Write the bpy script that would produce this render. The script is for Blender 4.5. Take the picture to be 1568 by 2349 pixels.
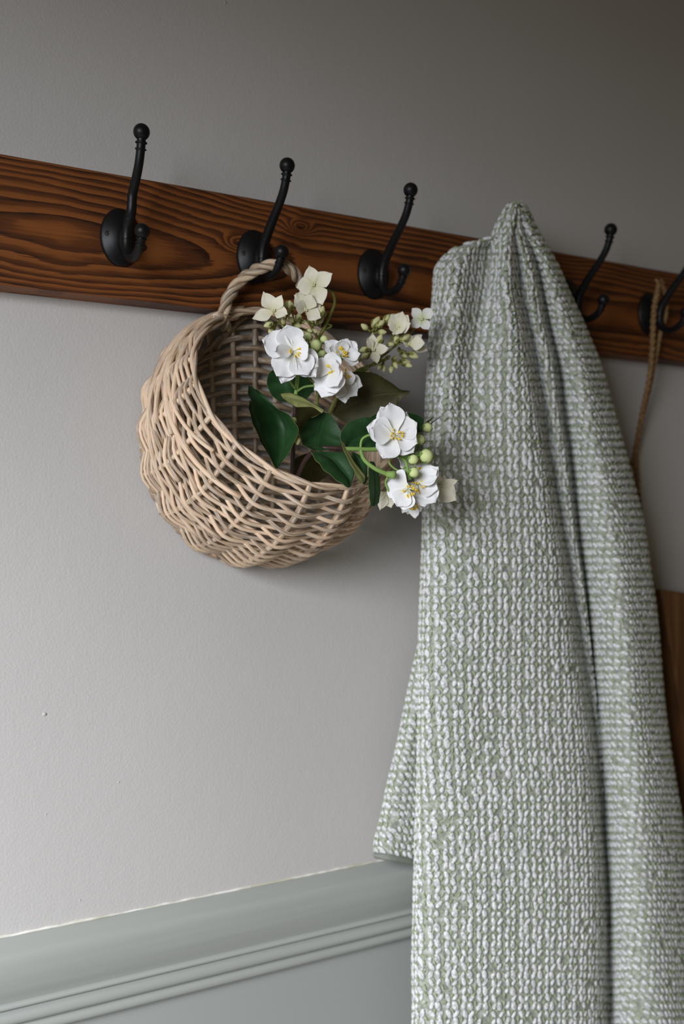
import bpy, math, random
import numpy as np
from mathutils import Vector, Matrix, noise as mnoise

for o in list(bpy.data.objects): bpy.data.objects.remove(o)
S = bpy.context.scene
COL = S.collection
rng = random.Random(7)

# ------------------------------------------------------------------ camera
FPX = 2350.0                       # focal length in pixels of the 1568-wide frame
TH = math.atan(FPX / 3959.0)       # camera turned right of the wall's normal
DW = 1.119                         # camera to wall
ZC = 1.40                          # camera height
cam_d = bpy.data.cameras.new('camera')
cam = bpy.data.objects.new('camera', cam_d); COL.objects.link(cam)
cam.location = (0, -DW, ZC)
cam.rotation_euler = (math.pi/2, 0, -TH)
cam_d.sensor_fit = 'HORIZONTAL'; cam_d.sensor_width = 24.0
cam_d.lens = FPX * 24.0 / 1568.0
cam_d.shift_y = 15.5 / 1568.0
cam_d.clip_start = 0.02
cam_d.dof.use_dof = True
cam_d.dof.focus_distance = 1.06
cam_d.dof.aperture_fstop = 3.2
S.camera = cam

# ------------------------------------------------------------------ world, light, exposure
W = bpy.data.worlds.new('world'); S.world = W; W.use_nodes = True
bgn = W.node_tree.nodes['Background']
bgn.inputs['Color'].default_value = (1.0, 0.83, 0.57, 1); bgn.inputs['Strength'].default_value = 0.075

def area(name, loc, target, sx, sy, power, color, spread=180):
    l = bpy.data.lights.new(name, 'AREA'); l.shape = 'RECTANGLE'; l.size = sx; l.size_y = sy
    l.energy = power; l.color = color; l.spread = math.radians(spread)
    o = bpy.data.objects.new(name, l); COL.objects.link(o); o.location = loc
    d = Vector(target) - Vector(loc); o.rotation_euler = d.to_track_quat('-Z', 'Y').to_euler()
    return o
area('window_daylight', (-1.12, -1.28, 1.64), (0.26, 0.0, 0.06), 1.0, 0.9, 33, (0.90, 0.93, 1.0), 108)

S.view_settings.view_transform = 'Standard'; S.view_settings.look = 'None'
S.view_settings.gamma = 1; S.view_settings.use_curve_mapping = False
S.view_settings.exposure = 0.0

# ------------------------------------------------------------------ helpers
ST, CT = math.sin(TH), math.cos(TH)
def at(px, py, p):
    """point of the place seen at pixel (px,py) and standing p metres out from the wall"""
    D = DW - p
    X = D * math.tan(TH + math.atan((px - 784.0) / FPX))
    depth = X*ST + D*CT
    return Vector((X, -p, ZC - (py - 1190.0) / FPX * depth))
CAMR = Vector((CT, -ST, 0)); CAMF = Vector((ST, CT, 0)); UP = Vector((0, 0, 1))
def pxm(v):   # metres per pixel at a point
    return ((v.x*ST) + (v.y + DW)*CT) / FPX

def new_mat(name):
    m = bpy.data.materials.new(name); m.use_nodes = True
    nt = m.node_tree; b = nt.nodes['Principled BSDF']
    return m, nt, b
def N(nt, t, **kw):
    n = nt.nodes.new(t)
    for k, v in kw.items():
        if k in n.inputs.keys() if isinstance(k, str) else False: n.inputs[k].default_value = v
        else: setattr(n, k, v)
    return n
def L(nt, a, b): nt.links.new(a, b)
def mth(nt, op, a, b=None, c=None):
    n = nt.nodes.new('ShaderNodeMath'); n.operation = op
    for i, v in enumerate((a, b, c)):
        if v is None: continue
        if isinstance(v, (int, float)): n.inputs[i].default_value = v
        else: nt.links.new(v, n.inputs[i])
    return n.outputs[0]
def ramp(nt, fac, stops, interp='LINEAR'):
    r = nt.nodes.new('ShaderNodeValToRGB'); r.color_ramp.interpolation = interp
    el = r.color_ramp.elements
    while len(el) < len(stops): el.new(0.5)
    for e, (p, c) in zip(el, stops): e.position = p; e.color = (*c, 1)
    nt.links.new(fac, r.inputs[0]); return r.outputs[0]
def bump(nt, b, h, strength, dist):
    n = nt.nodes.new('ShaderNodeBump'); n.inputs['Strength'].default_value = strength; n.inputs['Distance'].default_value = dist
    nt.links.new(h, n.inputs['Height']); nt.links.new(n.outputs[0], b.inputs['Normal']); return n
def noise_t(nt, vec, scale, detail=3, rough=0.5, dist=0.0):
    n = nt.nodes.new('ShaderNodeTexNoise'); n.inputs['Scale'].default_value = scale
    n.inputs['Detail'].default_value = detail; n.inputs['Roughness'].default_value = rough; n.inputs['Distortion'].default_value = dist
    if vec is not None: nt.links.new(vec, n.inputs['Vector'])
    return n.outputs[0]
def tc(nt, out='Object', scale=None):
    t = nt.nodes.new('ShaderNodeTexCoord'); o = t.outputs[out]
    if scale:
        m = nt.nodes.new('ShaderNodeMapping'); m.inputs['Scale'].default_value = scale
        nt.links.new(o, m.inputs['Vector']); o = m.outputs[0]
    return o

def mesh_obj(name, verts, faces, mats, parent=None, smooth=True, uvs=None, midx=None):
    me = bpy.data.meshes.new(name)
    me.from_pydata([tuple(v) for v in verts], [], faces)
    if not isinstance(mats, (list, tuple)): mats = [mats]
    for m in mats: me.materials.append(m)
    if smooth: me.polygons.foreach_set('use_smooth', [True]*len(me.polygons))
    if midx is not None: me.polygons.foreach_set('material_index', midx)
    if uvs is not None:
        ul = me.uv_layers.new(name='UVMap')
        li = np.empty(len(me.loops), dtype=np.int32); me.loops.foreach_get('vertex_index', li)
        ul.data.foreach_set('uv', np.asarray(uvs, dtype=np.float32)[li].ravel())
    me.update()
    o = bpy.data.objects.new(name, me); COL.objects.link(o)
    if parent: o.parent = parent; o.matrix_parent_inverse = Matrix.Translation(-parent.location)
    return o
def empty(name, loc, label, cat, group=None):
    o = bpy.data.objects.new(name, None); COL.objects.link(o); o.location = loc; o.empty_display_size = 0.02
    o['label'] = label; o['category'] = cat
    if group: o['group'] = group
    return o
class MB:
    def __init__(s): s.v = []; s.f = []; s.uv = []; s.m = []
    def add(s, v, f, uv=None, m=0):
        b = len(s.v); s.v += list(v); s.f += [tuple(b+i for i in q) for q in f]
        s.uv += list(uv) if uv is not None else [(0, 0)]*len(v); s.m += [m]*len(f)
    def build(s, name, mats, parent=None, smooth=True):
        return mesh_obj(name, s.v, s.f, mats, parent, smooth, s.uv, s.m)
def catmull(pts, n):
    """resample control points smoothly, n samples per span"""
    P = [Vector(p) for p in pts]; P = [P[0]*2-P[1]] + P + [P[-1]*2-P[-2]]; out = []
    for i in range(1, len(P)-2):
        a, b, c, d = P[i-1:i+3]
        for k in range(n):
            t = k/n
            out.append(0.5*((2*b)+(c-a)*t+(2*a-5*b+4*c-d)*t*t+(3*b-a-3*c+d)*t**3))
    out.append(P[-2].copy()); return out
def tube(path, rad, sides=8, closed=False, caps=True):
    """verts, faces, uvs of a tube; rad number or list; uv = (metres along, around)"""
    n = len(path); r = rad if isinstance(rad, (list, tuple)) else [rad]*n
    T = []
    for i in range(n):
        a = path[(i-1) % n] if (closed or i) else path[0]; b = path[(i+1) % n] if (closed or i < n-1) else path[-1]
        t = (b-a); T.append(t.normalized() if t.length > 1e-9 else Vector((0, 0, 1)))
    ref = Vector((0, 0, 1)) if abs(T[0].z) < .9 else Vector((1, 0, 0))
    nrm = (ref - T[0]*ref.dot(T[0])).normalized()
    V = []; U = []; acc = 0
    for i in range(n):
        if i:
            nrm = (nrm - T[i]*nrm.dot(T[i]));
            nrm = nrm.normalized() if nrm.length > 1e-6 else T[i].orthogonal().normalized()
            acc += (path[i]-path[i-1]).length
        bn = T[i].cross(nrm)
        for k in range(sides):
            a = 2*math.pi*k/sides
            V.append(path[i] + (nrm*math.cos(a)+bn*math.sin(a))*r[i]); U.append((acc, min(k, sides-k)/sides*2))
    F = []
    for i in range(n if closed else n-1):
        j = (i+1) % n
        for k in range(sides):
            l = (k+1) % sides; F.append((i*sides+k, i*sides+l, j*sides+l, j*sides+k))
    if caps and not closed:
        F.append(tuple(range(sides))[::-1]); F.append(tuple((n-1)*sides+k for k in range(sides)))
    return V, F, U
def ball(c, r, seg=16, rings=10, axis=None, sq=(1, 1, 1)):
    V = [Vector((0, 0, r*sq[2]))]; 
    for i in range(1, rings):
        a = math.pi*i/rings
        for k in range(seg):
            b = 2*math.pi*k/seg; V.append(Vector((r*sq[0]*math.sin(a)*math.cos(b), r*sq[1]*math.sin(a)*math.sin(b), r*sq[2]*math.cos(a))))
    V.append(Vector((0, 0, -r*sq[2])))
    F = [(0, 1+k, 1+(k+1) % seg) for k in range(seg)]
    for i in range(rings-2):
        for k in range(seg):
            l = (k+1) % seg; F.append((1+i*seg+k, 1+(i+1)*seg+k, 1+(i+1)*seg+l, 1+i*seg+l))
    e = len(V)-1; F += [(e, 1+(rings-2)*seg+(k+1) % seg, 1+(rings-2)*seg+k) for k in range(seg)]
    if axis is not None:
        q = Vector((0, 0, 1)).rotation_difference(Vector(axis)); V = [q @ v for v in V]
    return [v+Vector(c) for v in V], F, [(0, 0)]*len(V)
def lathe(c, axis, prof, seg=16):
    """prof: (along, radius)"""
    axis = Vector(axis).normalized(); e1 = axis.orthogonal().normalized(); e2 = axis.cross(e1); V = []
    for h, r in prof:
        for k in range(seg):
            a = 2*math.pi*k/seg; V.append(Vector(c)+axis*h+(e1*math.cos(a)+e2*math.sin(a))*max(r, 1e-5))
    F = [(i*seg+k, i*seg+(k+1) % seg, (i+1)*seg+(k+1) % seg, (i+1)*seg+k) for i in range(len(prof)-1) for k in range(seg)]
    F.append(tuple(range(seg))[::-1]); F.append(tuple((len(prof)-1)*seg+k for k in range(seg)))
    return V, F, [(0, 0)]*len(V)

# ------------------------------------------------------------------ materials
m_wall, nt, b = new_mat('cream_wall_paint')
o = tc(nt); b.inputs['Base Color'].default_value = (0.61, 0.575, 0.53, 1); b.inputs['Roughness'].default_value = 0.75
n1 = noise_t(nt, o, 330, 3, 0.55); n2 = noise_t(nt, o, 60, 2, 0.5)
L(nt, ramp(nt, noise_t(nt, o, 3, 3), [(0.3, (0.492, 0.475, 0.45)), (0.7, (0.52, 0.50, 0.475))]), b.inputs['Base Color'])
bump(nt, b, mth(nt, 'ADD', n1, mth(nt, 'MULTIPLY', n2, 0.8)), 0.28, 0.0015)

m_low, nt, b = new_mat('grey_green_wall_paint')
o = tc(nt); b.inputs['Roughness'].default_value = 0.6; b.inputs['Base Color'].default_value = (0.33, 0.345, 0.325, 1)
bump(nt, b, noise_t(nt, o, 300, 3), 0.12, 0.001)

m_dado, nt, b = new_mat('grey_green_gloss_paint')
o = tc(nt, scale=(6, 60, 260)); b.inputs['Roughness'].default_value = 0.42
n = noise_t(nt, o, 1.5, 3, .6)
L(nt, ramp(nt, noise_t(nt, tc(nt, scale=(2, 9, 60)), 2.0, 4), [(0.3, (0.335, 0.35, 0.32)), (0.7, (0.365, 0.38, 0.35))]), b.inputs['Base Color'])
bump(nt, b, n, 0.12, 0.001)

m_caulk, nt, b = new_mat('cream_caulk'); b.inputs['Roughness'].default_value = .6
L(nt, ramp(nt, noise_t(nt, tc(nt), 35, 3), [(0.4, (0.55, 0.53, 0.42)), (0.6, (0.8, 0.78, 0.72))]), b.inputs['Base Color'])

# stained pine: rings of a trunk whose axis runs nearly along the board
m_wood, nt, b = new_mat('stained_pine')
o = tc(nt); sp = N(nt, 'ShaderNodeSeparateXYZ'); L(nt, o, sp.inputs[0])
wob = noise_t(nt, tc(nt, scale=(3.5, 1, 9)), 1.0, 2, .5)
wob2 = noise_t(nt, tc(nt, scale=(11, 1, 30)), 1.0, 2, .5)
z0 = mth(nt, 'ADD', sp.outputs[2], mth(nt, 'MULTIPLY', mth(nt, 'SUBTRACT', wob, .5), 0.030))
z0 = mth(nt, 'ADD', z0, mth(nt, 'MULTIPLY', mth(nt, 'SUBTRACT', wob2, .5), 0.005))
z0 = mth(nt, 'ADD', z0, mth(nt, 'MULTIPLY', sp.outputs[0], 0.012))
dx = mth(nt, 'ADD', mth(nt, 'MULTIPLY', mth(nt, 'ABSOLUTE', mth(nt, 'SUBTRACT', sp.outputs[0], 0.30)), 0.16), 0.004)
dx = mth(nt, 'MINIMUM', dx, 0.05)
# two knots push the rings apart
def knot(kx, kz, amp, s):
    a = mth(nt, 'DIVIDE', mth(nt, 'SUBTRACT', sp.outputs[0], kx), s*2.2)
    c = mth(nt, 'DIVIDE', mth(nt, 'SUBTRACT', sp.outputs[2], kz), s)
    d2 = mth(nt, 'ADD', mth(nt, 'MULTIPLY', a, a), mth(nt, 'MULTIPLY', c, c))
    return mth(nt, 'MULTIPLY', mth(nt, 'EXPONENT', mth(nt, 'MULTIPLY', d2, -1.0)), amp), d2
k1, d1 = knot(0.505, 0.012, 0.022, 0.009); k2, d2 = knot(0.585, 0.042, 0.018, 0.007)
rho = mth(nt, 'SQRT', mth(nt, 'ADD', mth(nt, 'MULTIPLY', z0, z0), mth(nt, 'MULTIPLY', dx, dx)))
rho = mth(nt, 'ADD', rho, mth(nt, 'ADD', k1, k2))
fr = mth(nt, 'FRACT', mth(nt, 'ADD', mth(nt, 'MULTIPLY', rho, 34.0), mth(nt, 'MULTIPLY', mth(nt, 'MULTIPLY', rho, rho), 1000.0)))
fib = noise_t(nt, tc(nt, scale=(14, 60, 420)), 1.0, 3, .65)
blot = noise_t(nt, tc(nt, scale=(9, 9, 30)), 1.0, 3, .6)
val = mth(nt, 'ADD', fr, mth(nt, 'ADD', mth(nt, 'MULTIPLY', mth(nt, 'SUBTRACT', fib, .5), .75), mth(nt, 'MULTIPLY', mth(nt, 'SUBTRACT', blot, .5), .9)))
colr = ramp(nt, val, [(0.0, (0.07, 0.021, 0.0065)), (0.09, (0.215, 0.070, 0.016)), (0.42, (0.175, 0.055, 0.013)), (0.58, (0.10, 0.030, 0.008)), (0.86, (0.062, 0.019, 0.006)), (1.0, (0.026, 0.009, 0.0035))])
kd = mth(nt, 'MINIMUM', mth(nt, 'MINIMUM', d1, d2), 1.0)
mx = N(nt, 'ShaderNodeMix', data_type='RGBA'); L(nt, mth(nt, 'SUBTRACT', 1.0, mth(nt, 'SMOOTH_MIN', mth(nt, 'MULTIPLY', kd, 6.0), 1.0, .1)), mx.inputs[0])
L(nt, colr, mx.inputs[6]); mx.inputs[7].default_value = (0.02, 0.007, 0.003, 1)
L(nt, mx.outputs[2], b.inputs['Base Color']); b.inputs['Roughness'].default_value = 0.5
b.inputs['Specular IOR Level'].default_value = 0.3
bump(nt, b, mth(nt, 'ADD', fib, fr), 0.18, 0.0006)

m_iron, nt, b = new_mat('black_iron'); b.inputs['Base Color'].default_value = (0.0045, 0.0045, 0.005, 1)
b.inputs['Roughness'].default_value = 0.42; b.inputs['Specular IOR Level'].default_value = 0.28
bump(nt, b, noise_t(nt, tc(nt), 700, 2), 0.08, 0.0004)
m_screw, nt, b = new_mat('dark_screw'); b.inputs['Base Color'].default_value = (0.02, 0.019, 0.016, 1); b.inputs['Metallic'].default_value = .6; b.inputs['Roughness'].default_value = .5

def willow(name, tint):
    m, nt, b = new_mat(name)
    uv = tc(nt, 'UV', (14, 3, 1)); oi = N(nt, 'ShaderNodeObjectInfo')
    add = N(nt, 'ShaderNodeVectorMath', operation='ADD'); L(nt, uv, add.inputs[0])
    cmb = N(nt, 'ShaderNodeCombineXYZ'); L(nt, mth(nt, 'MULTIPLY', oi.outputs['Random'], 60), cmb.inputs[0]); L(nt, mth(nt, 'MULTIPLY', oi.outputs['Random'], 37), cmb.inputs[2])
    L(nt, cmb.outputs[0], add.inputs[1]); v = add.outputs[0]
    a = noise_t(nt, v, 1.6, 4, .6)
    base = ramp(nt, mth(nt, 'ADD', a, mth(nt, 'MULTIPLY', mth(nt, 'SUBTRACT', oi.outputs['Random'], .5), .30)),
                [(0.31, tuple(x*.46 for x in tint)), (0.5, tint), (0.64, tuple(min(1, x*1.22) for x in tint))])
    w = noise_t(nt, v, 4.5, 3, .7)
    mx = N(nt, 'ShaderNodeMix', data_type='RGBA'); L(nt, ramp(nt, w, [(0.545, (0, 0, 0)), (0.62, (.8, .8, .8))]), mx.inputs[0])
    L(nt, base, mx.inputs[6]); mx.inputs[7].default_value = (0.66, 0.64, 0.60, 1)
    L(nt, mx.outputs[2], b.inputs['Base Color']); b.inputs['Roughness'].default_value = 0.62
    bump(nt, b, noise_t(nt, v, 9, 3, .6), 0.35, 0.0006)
    return m
m_willow = willow('whitewashed_willow', (0.64, 0.465, 0.31))
m_willow_in = willow('shade_darkened_willow', (0.29, 0.20, 0.12))  # brown willow, its tint darkened to carry the basket's inner shade; lashing shares it
m_handle = willow('twisted_willow', (0.44, 0.32, 0.20))
m_jute, nt, b = new_mat('jute'); b.inputs['Roughness'].default_value = .9
L(nt, ramp(nt, noise_t(nt, tc(nt, 'UV', (400, 2, 1)), 1, 3), [(0.35, (0.12, 0.06, 0.018)), (0.65, (0.30, 0.18, 0.07))]), b.inputs['Base Color'])

def petal_mat(name, col, tip=None, trans=0.25):
    m, nt, b = new_mat(name)
    if tip:
        s = N(nt, 'ShaderNodeSeparateXYZ'); L(nt, tc(nt, 'UV'), s.inputs[0])
        L(nt, ramp(nt, s.outputs[0], [(0.0, tip), (0.55, col)]), b.inputs['Base Color'])
    else: b.inputs['Base Color'].default_value = (*col, 1)
    b.inputs['Roughness'].default_value = .65; b.inputs['Specular IOR Level'].default_value = .25
    b.inputs['Subsurface Weight'].default_value = trans; b.inputs['Subsurface Radius'].default_value = (0.003, 0.003, 0.003); b.inputs['Subsurface Scale'].default_value = 0.6
    bump(nt, b, noise_t(nt, tc(nt, 'UV', (3, 26, 1)), 1, 2), 0.12, 0.0006)
    return m
m_white = petal_mat('white_silk_petal', (0.94, 0.94, 0.94), (0.88, 0.88, 0.78))
m_cream = petal_mat('cream_silk_petal', (0.80, 0.76, 0.60), (0.62, 0.58, 0.34))
m_lime = petal_mat('white_petal_with_green_base', (0.80, 0.80, 0.74), (0.50, 0.60, 0.22))
m_yellow = petal_mat('yellow_anther', (0.86, 0.60, 0.05), None, 0)
m_filament = petal_mat('pale_filament', (0.80, 0.78, 0.60), None, .1)
m_bud = petal_mat('pale_green_bud', (0.66, 0.74, 0.34), (0.42, 0.58, 0.14), .2)
m_olivebud = petal_mat('cream_green_bud', (0.56, 0.55, 0.28), (0.36, 0.36, 0.10), .2)
m_stem = petal_mat('fresh_green_stem', (0.24, 0.38, 0.10), None, .1)
m_olivestem = petal_mat('olive_stem', (0.20, 0.21, 0.05), None, .1)
m_brownstem, nt, b = new_mat('dark_brown_stem'); b.inputs['Base Color'].default_value = (0.045, 0.022, 0.018, 1); b.inputs['Roughness'].default_value = .5
def leaf_mat(name, dark, light, rough=.5):
    m, nt, b = new_mat(name); uv = tc(nt, 'UV'); s = N(nt, 'ShaderNodeSeparateXYZ'); L(nt, uv, s.inputs[0])
    # u: along the leaf 0..1, v: -1..1 across
    va = mth(nt, 'ABSOLUTE', s.outputs[1])
    vein = mth(nt, 'FRACT', mth(nt, 'ADD', mth(nt, 'MULTIPLY', s.outputs[0], 6.0), mth(nt, 'MULTIPLY', va, -2.2)))
    vl = mth(nt, 'SUBTRACT', 1.0, mth(nt, 'MINIMUM', mth(nt, 'MULTIPLY', mth(nt, 'ABSOLUTE', mth(nt, 'SUBTRACT', vein, .5)), 14.0), 1.0))
    mid = mth(nt, 'SUBTRACT', 1.0, mth(nt, 'MINIMUM', mth(nt, 'MULTIPLY', va, 22.0), 1.0))
    vv = mth(nt, 'MAXIMUM', mth(nt, 'MULTIPLY', vl, .3), mid)
    n = noise_t(nt, tc(nt, 'Object'), 90, 3)
    f = mth(nt, 'ADD', mth(nt, 'MULTIPLY', n, .6), mth(nt, 'MULTIPLY', vv, .16))
    L(nt, ramp(nt, f, [(0.15, dark), (0.75, light)]), b.inputs['Base Color'])
    b.inputs['Roughness'].default_value = rough; b.inputs['Specular IOR Level'].default_value = .35
    bump(nt, b, mth(nt, 'SUBTRACT', mth(nt, 'MULTIPLY', noise_t(nt, tc(nt, 'Object'), 600, 2), .25), vv), 0.35, 0.0008)
    return m
m_leaf = leaf_mat('dark_green_leaf', (0.012, 0.046, 0.012), (0.036, 0.102, 0.032))
m_under = leaf_mat('pale_leaf_underside', (0.28, 0.31, 0.10), (0.46, 0.47, 0.20), .65)
m_olive = leaf_mat('olive_leaf', (0.030, 0.027, 0.005), (0.070, 0.062, 0.012), .6)

# knitted throw
m_ground, nt, b = new_mat('sage_wool_ground')
uv = tc(nt, 'UV'); 
g = noise_t(nt, tc(nt, 'UV', (150, 150, 1)), 1, 3, .6); g2 = noise_t(nt, tc(nt, 'UV', (60, 60, 1)), 1, 2)
L(nt, ramp(nt, g, [(0.33, (0.25, 0.25, 0.265)), (0.45, (0.325, 0.355, 0.26)), (0.56, (0.43, 0.455, 0.385)), (0.68, (0.58, 0.585, 0.58))]), b.inputs['Base Color'])
b.inputs['Roughness'].default_value = .95; b.inputs['Sheen Weight'].default_value = .3; b.inputs['Specular IOR Level'].default_value = .1
bump(nt, b, mth(nt, 'ADD', g2, g), 0.8, 0.003)
def yarn(name, stops):
    m, nt, b = new_mat(name)
    n = noise_t(nt, tc(nt, 'Object'), 330, 2, .6)
    L(nt, ramp(nt, n, stops), b.inputs['Base Color']); b.inputs['Roughness'].default_value = .95
    b.inputs['Sheen Weight'].default_value = .3; b.inputs['Specular IOR Level'].default_value = .1
    bump(nt, b, noise_t(nt, tc(nt, 'Object'), 1500, 2), 0.5, 0.0008); return m
m_yarn = yarn('off_white_yarn', [(0.34, (0.40, 0.41, 0.42)), (0.48, (0.68, 0.69, 0.67)), (0.62, (0.86, 0.865, 0.85))])
m_green_yarn = yarn('sage_green_yarn', [(0.38, (0.26, 0.32, 0.16)), (0.6, (0.40, 0.47, 0.28))])

# board hung at the right
m_board, nt, b = new_mat('oiled_brown_wood')
g = noise_t(nt, tc(nt, scale=(60, 60, 3)), 1, 4, .6)
L(nt, ramp(nt, g, [(0.3, (0.065, 0.027, 0.008)), (0.55, (0.15, 0.065, 0.02)), (0.7, (0.20, 0.095, 0.03))]), b.inputs['Base Color']); b.inputs['Roughness'].default_value = .5

m_floor, nt, b = new_mat('pale_floor'); b.inputs['Base Color'].default_value = (.4, .38, .35, 1); b.inputs['Roughness'].default_value = .6
L(nt, ramp(nt, noise_t(nt, tc(nt), 4, 4), [(.3, (.36, .34, .31)), (.7, (.44, .42, .39))]), b.inputs['Base Color'])

# ------------------------------------------------------------------ room
ZD = ZC - 0.4443 + 0.0             # top of dado at the wall
X0, X1 = -1.6, 4.0
def quad_wall(mb, x0, x1, z0, z1, y, m): mb.add([Vector((x0, y, z0)), Vector((x1, y, z0)), Vector((x1, y, z1)), Vector((x0, y, z1))], [(0, 1, 2, 3)], m=m)
mb = MB()
T = .12
# a solid slab: painted cream above the dado, grey green below
zs = [0, ZD-.05, 2.6]
for k in range(2):
    quad_wall(mb, X0, X1, zs[k], zs[k+1], 0, 1-k)
mb.add([Vector((X0, T, 0)), Vector((X1, T, 0)), Vector((X1, T, 2.6)), Vector((X0, T, 2.6))], [(3, 2, 1, 0)])
mb.add([Vector((X0, 0, 0)), Vector((X0, T, 0)), Vector((X0, T, 2.6)), Vector((X0, 0, 2.6))], [(3, 2, 1, 0)])
mb.add([Vector((X1, 0, 0)), Vector((X1, T, 0)), Vector((X1, T, 2.6)), Vector((X1, 0, 2.6))], [(0, 1, 2, 3)])
mb.add([Vector((X0, 0, 2.6)), Vector((X1, 0, 2.6)), Vector((X1, T, 2.6)), Vector((X0, T, 2.6))], [(0, 1, 2, 3)])
w = mb.build('wall_back', [m_wall, m_low], smooth=False); w['kind'] = 'structure'
mb = MB(); mb.add([Vector((X0, -2.6, 0)), Vector((X1, -2.6, 0)), Vector((X1, T, 0)), Vector((X0, T, 0)), Vector((X0, -2.6, -.05)), Vector((X1, -2.6, -.05)), Vector((X1, T, -.05)), Vector((X0, T, -.05))], [(0, 1, 2, 3), (7, 6, 5, 4), (0, 4, 5, 1), (3, 2, 6, 7), (1, 5, 6, 2), (0, 3, 7, 4)])
fl = mb.build('floor', m_floor, smooth=False); fl['kind'] = 'structure'

def arc(cx, cz, r, a0, a1, n):
    return [(cx + r*math.cos(math.radians(a0+(a1-a0)*k/n)), cz + r*math.sin(math.radians(a0+(a1-a0)*k/n))) for k in range(n+1)]
# dado profile (p out of the wall, z below its top)
prof = [(0, 0), (.0015, -.0008), (.0215, -.0085), (.0250, -.0112), (.0262, -.015), (.0266, -.022), (.0262, -.030), (.0248, -.038), (.0224, -.046), (.0195, -.053), (.0165, -.059), (.0142, -.0635), (.0135, -.0655)]
prof += arc(.0145, -.0690, .0030, 80, -80, 6)
prof += [(.0128, -.0735)]
prof += arc(.0130, -.0815, .0072, 75, -80, 8)
prof += [(.0105, -.0905)]
prof += arc(.0085, -.0975, .0068, 70, -75, 8)
prof += [(.0075, -.1055), (.0020, -.1085), (0, -.1090)]
mb = MB(); NX = 2
xs = [X0, X1]; V = []
for x in xs:
    for p, z in prof: V.append(Vector((x, -p, ZD+z)))
n = len(prof); F = [(i, i+n, i+1+n, i+1) for i in range(n-1)] + [tuple(range(n)), tuple(range(2*n-1, n-1, -1))]
mb.add(V, F); dado = mb.build('trim_1', m_dado, smooth=True); dado['kind'] = 'structure'
md = dado.modifiers.new('edge', 'EDGE_SPLIT'); md.split_angle = math.radians(50)
# uneven line of caulk where the dado meets the wall
path = []; rad = []
for i in range(420):
    x = -.15 + i*.0045; nz = mnoise.noise(Vector((x*14, 3, 0))); nn = mnoise.noise(Vector((x*60, 9, 0)))
    path.append(Vector((x, -.0006, ZD+.0006+.0009*nn+.0006*nz))); rad.append(max(.0005, .0015+.0013*nz+.0007*nn))
mb = MB(); mb.add(*tube(path, rad, 6)); ck = mb.build('caulk_line', m_caulk, dado)

for (x, y, r) in ((102, 1638, .0021), (272, 1794, .0012), (516, 6, .0018), (183, 2065, .0010), (105, 1868, .0010)):
    mb = MB(); q = at(x, y, 0.0); mb.add(*ball(q, r, 10, 6, sq=(1.2, .7, .9))); mb.build('paint_nib', m_wall, w)
# ------------------------------------------------------------------ coat rack
RT = .035                                  # board thickness
RZ0, RZ1 = ZC+.2404, ZC+.3754              # board bottom, top
rack = empty('coat_rack', (0.7, 0, RZ0), 'long stained pine coat rack with black double hooks fixed to the cream wall', 'coat rack')
mb = MB(); bx = .0022
sec = [(0, RZ0), (RT-bx, RZ0), (RT, RZ0+bx), (RT, RZ1-bx), (RT-bx, RZ1), (0, RZ1)]
NXs = 60; V = []
for i in range(NXs+1):
    x = -.55 + i*(2.35/NXs)
    for p, z in sec: V.append(Vector((x, -p, z + (0.0006*mnoise.noise(Vector((x*8, z*9, 0))) if p > .02 else 0))))
n = 6; F = [(i*n+j, (i+1)*n+j, (i+1)*n+(j+1) % n, i*n+(j+1) % n) for i in range(NXs) for j in range(n)] + [tuple(range(n)), tuple(NXs*n+j for j in reversed(range(n)))]
# object coordinates of the grain: origin at board's left/centre
org = Vector((0, 0, (RZ0+RZ1)/2))
bo = mesh_obj('board', [v-org for v in V], F, m_wood, smooth=False); bo.location = org; bo.parent = rack; bo.matrix_parent_inverse = Matrix.Translation(-rack.location)

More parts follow.
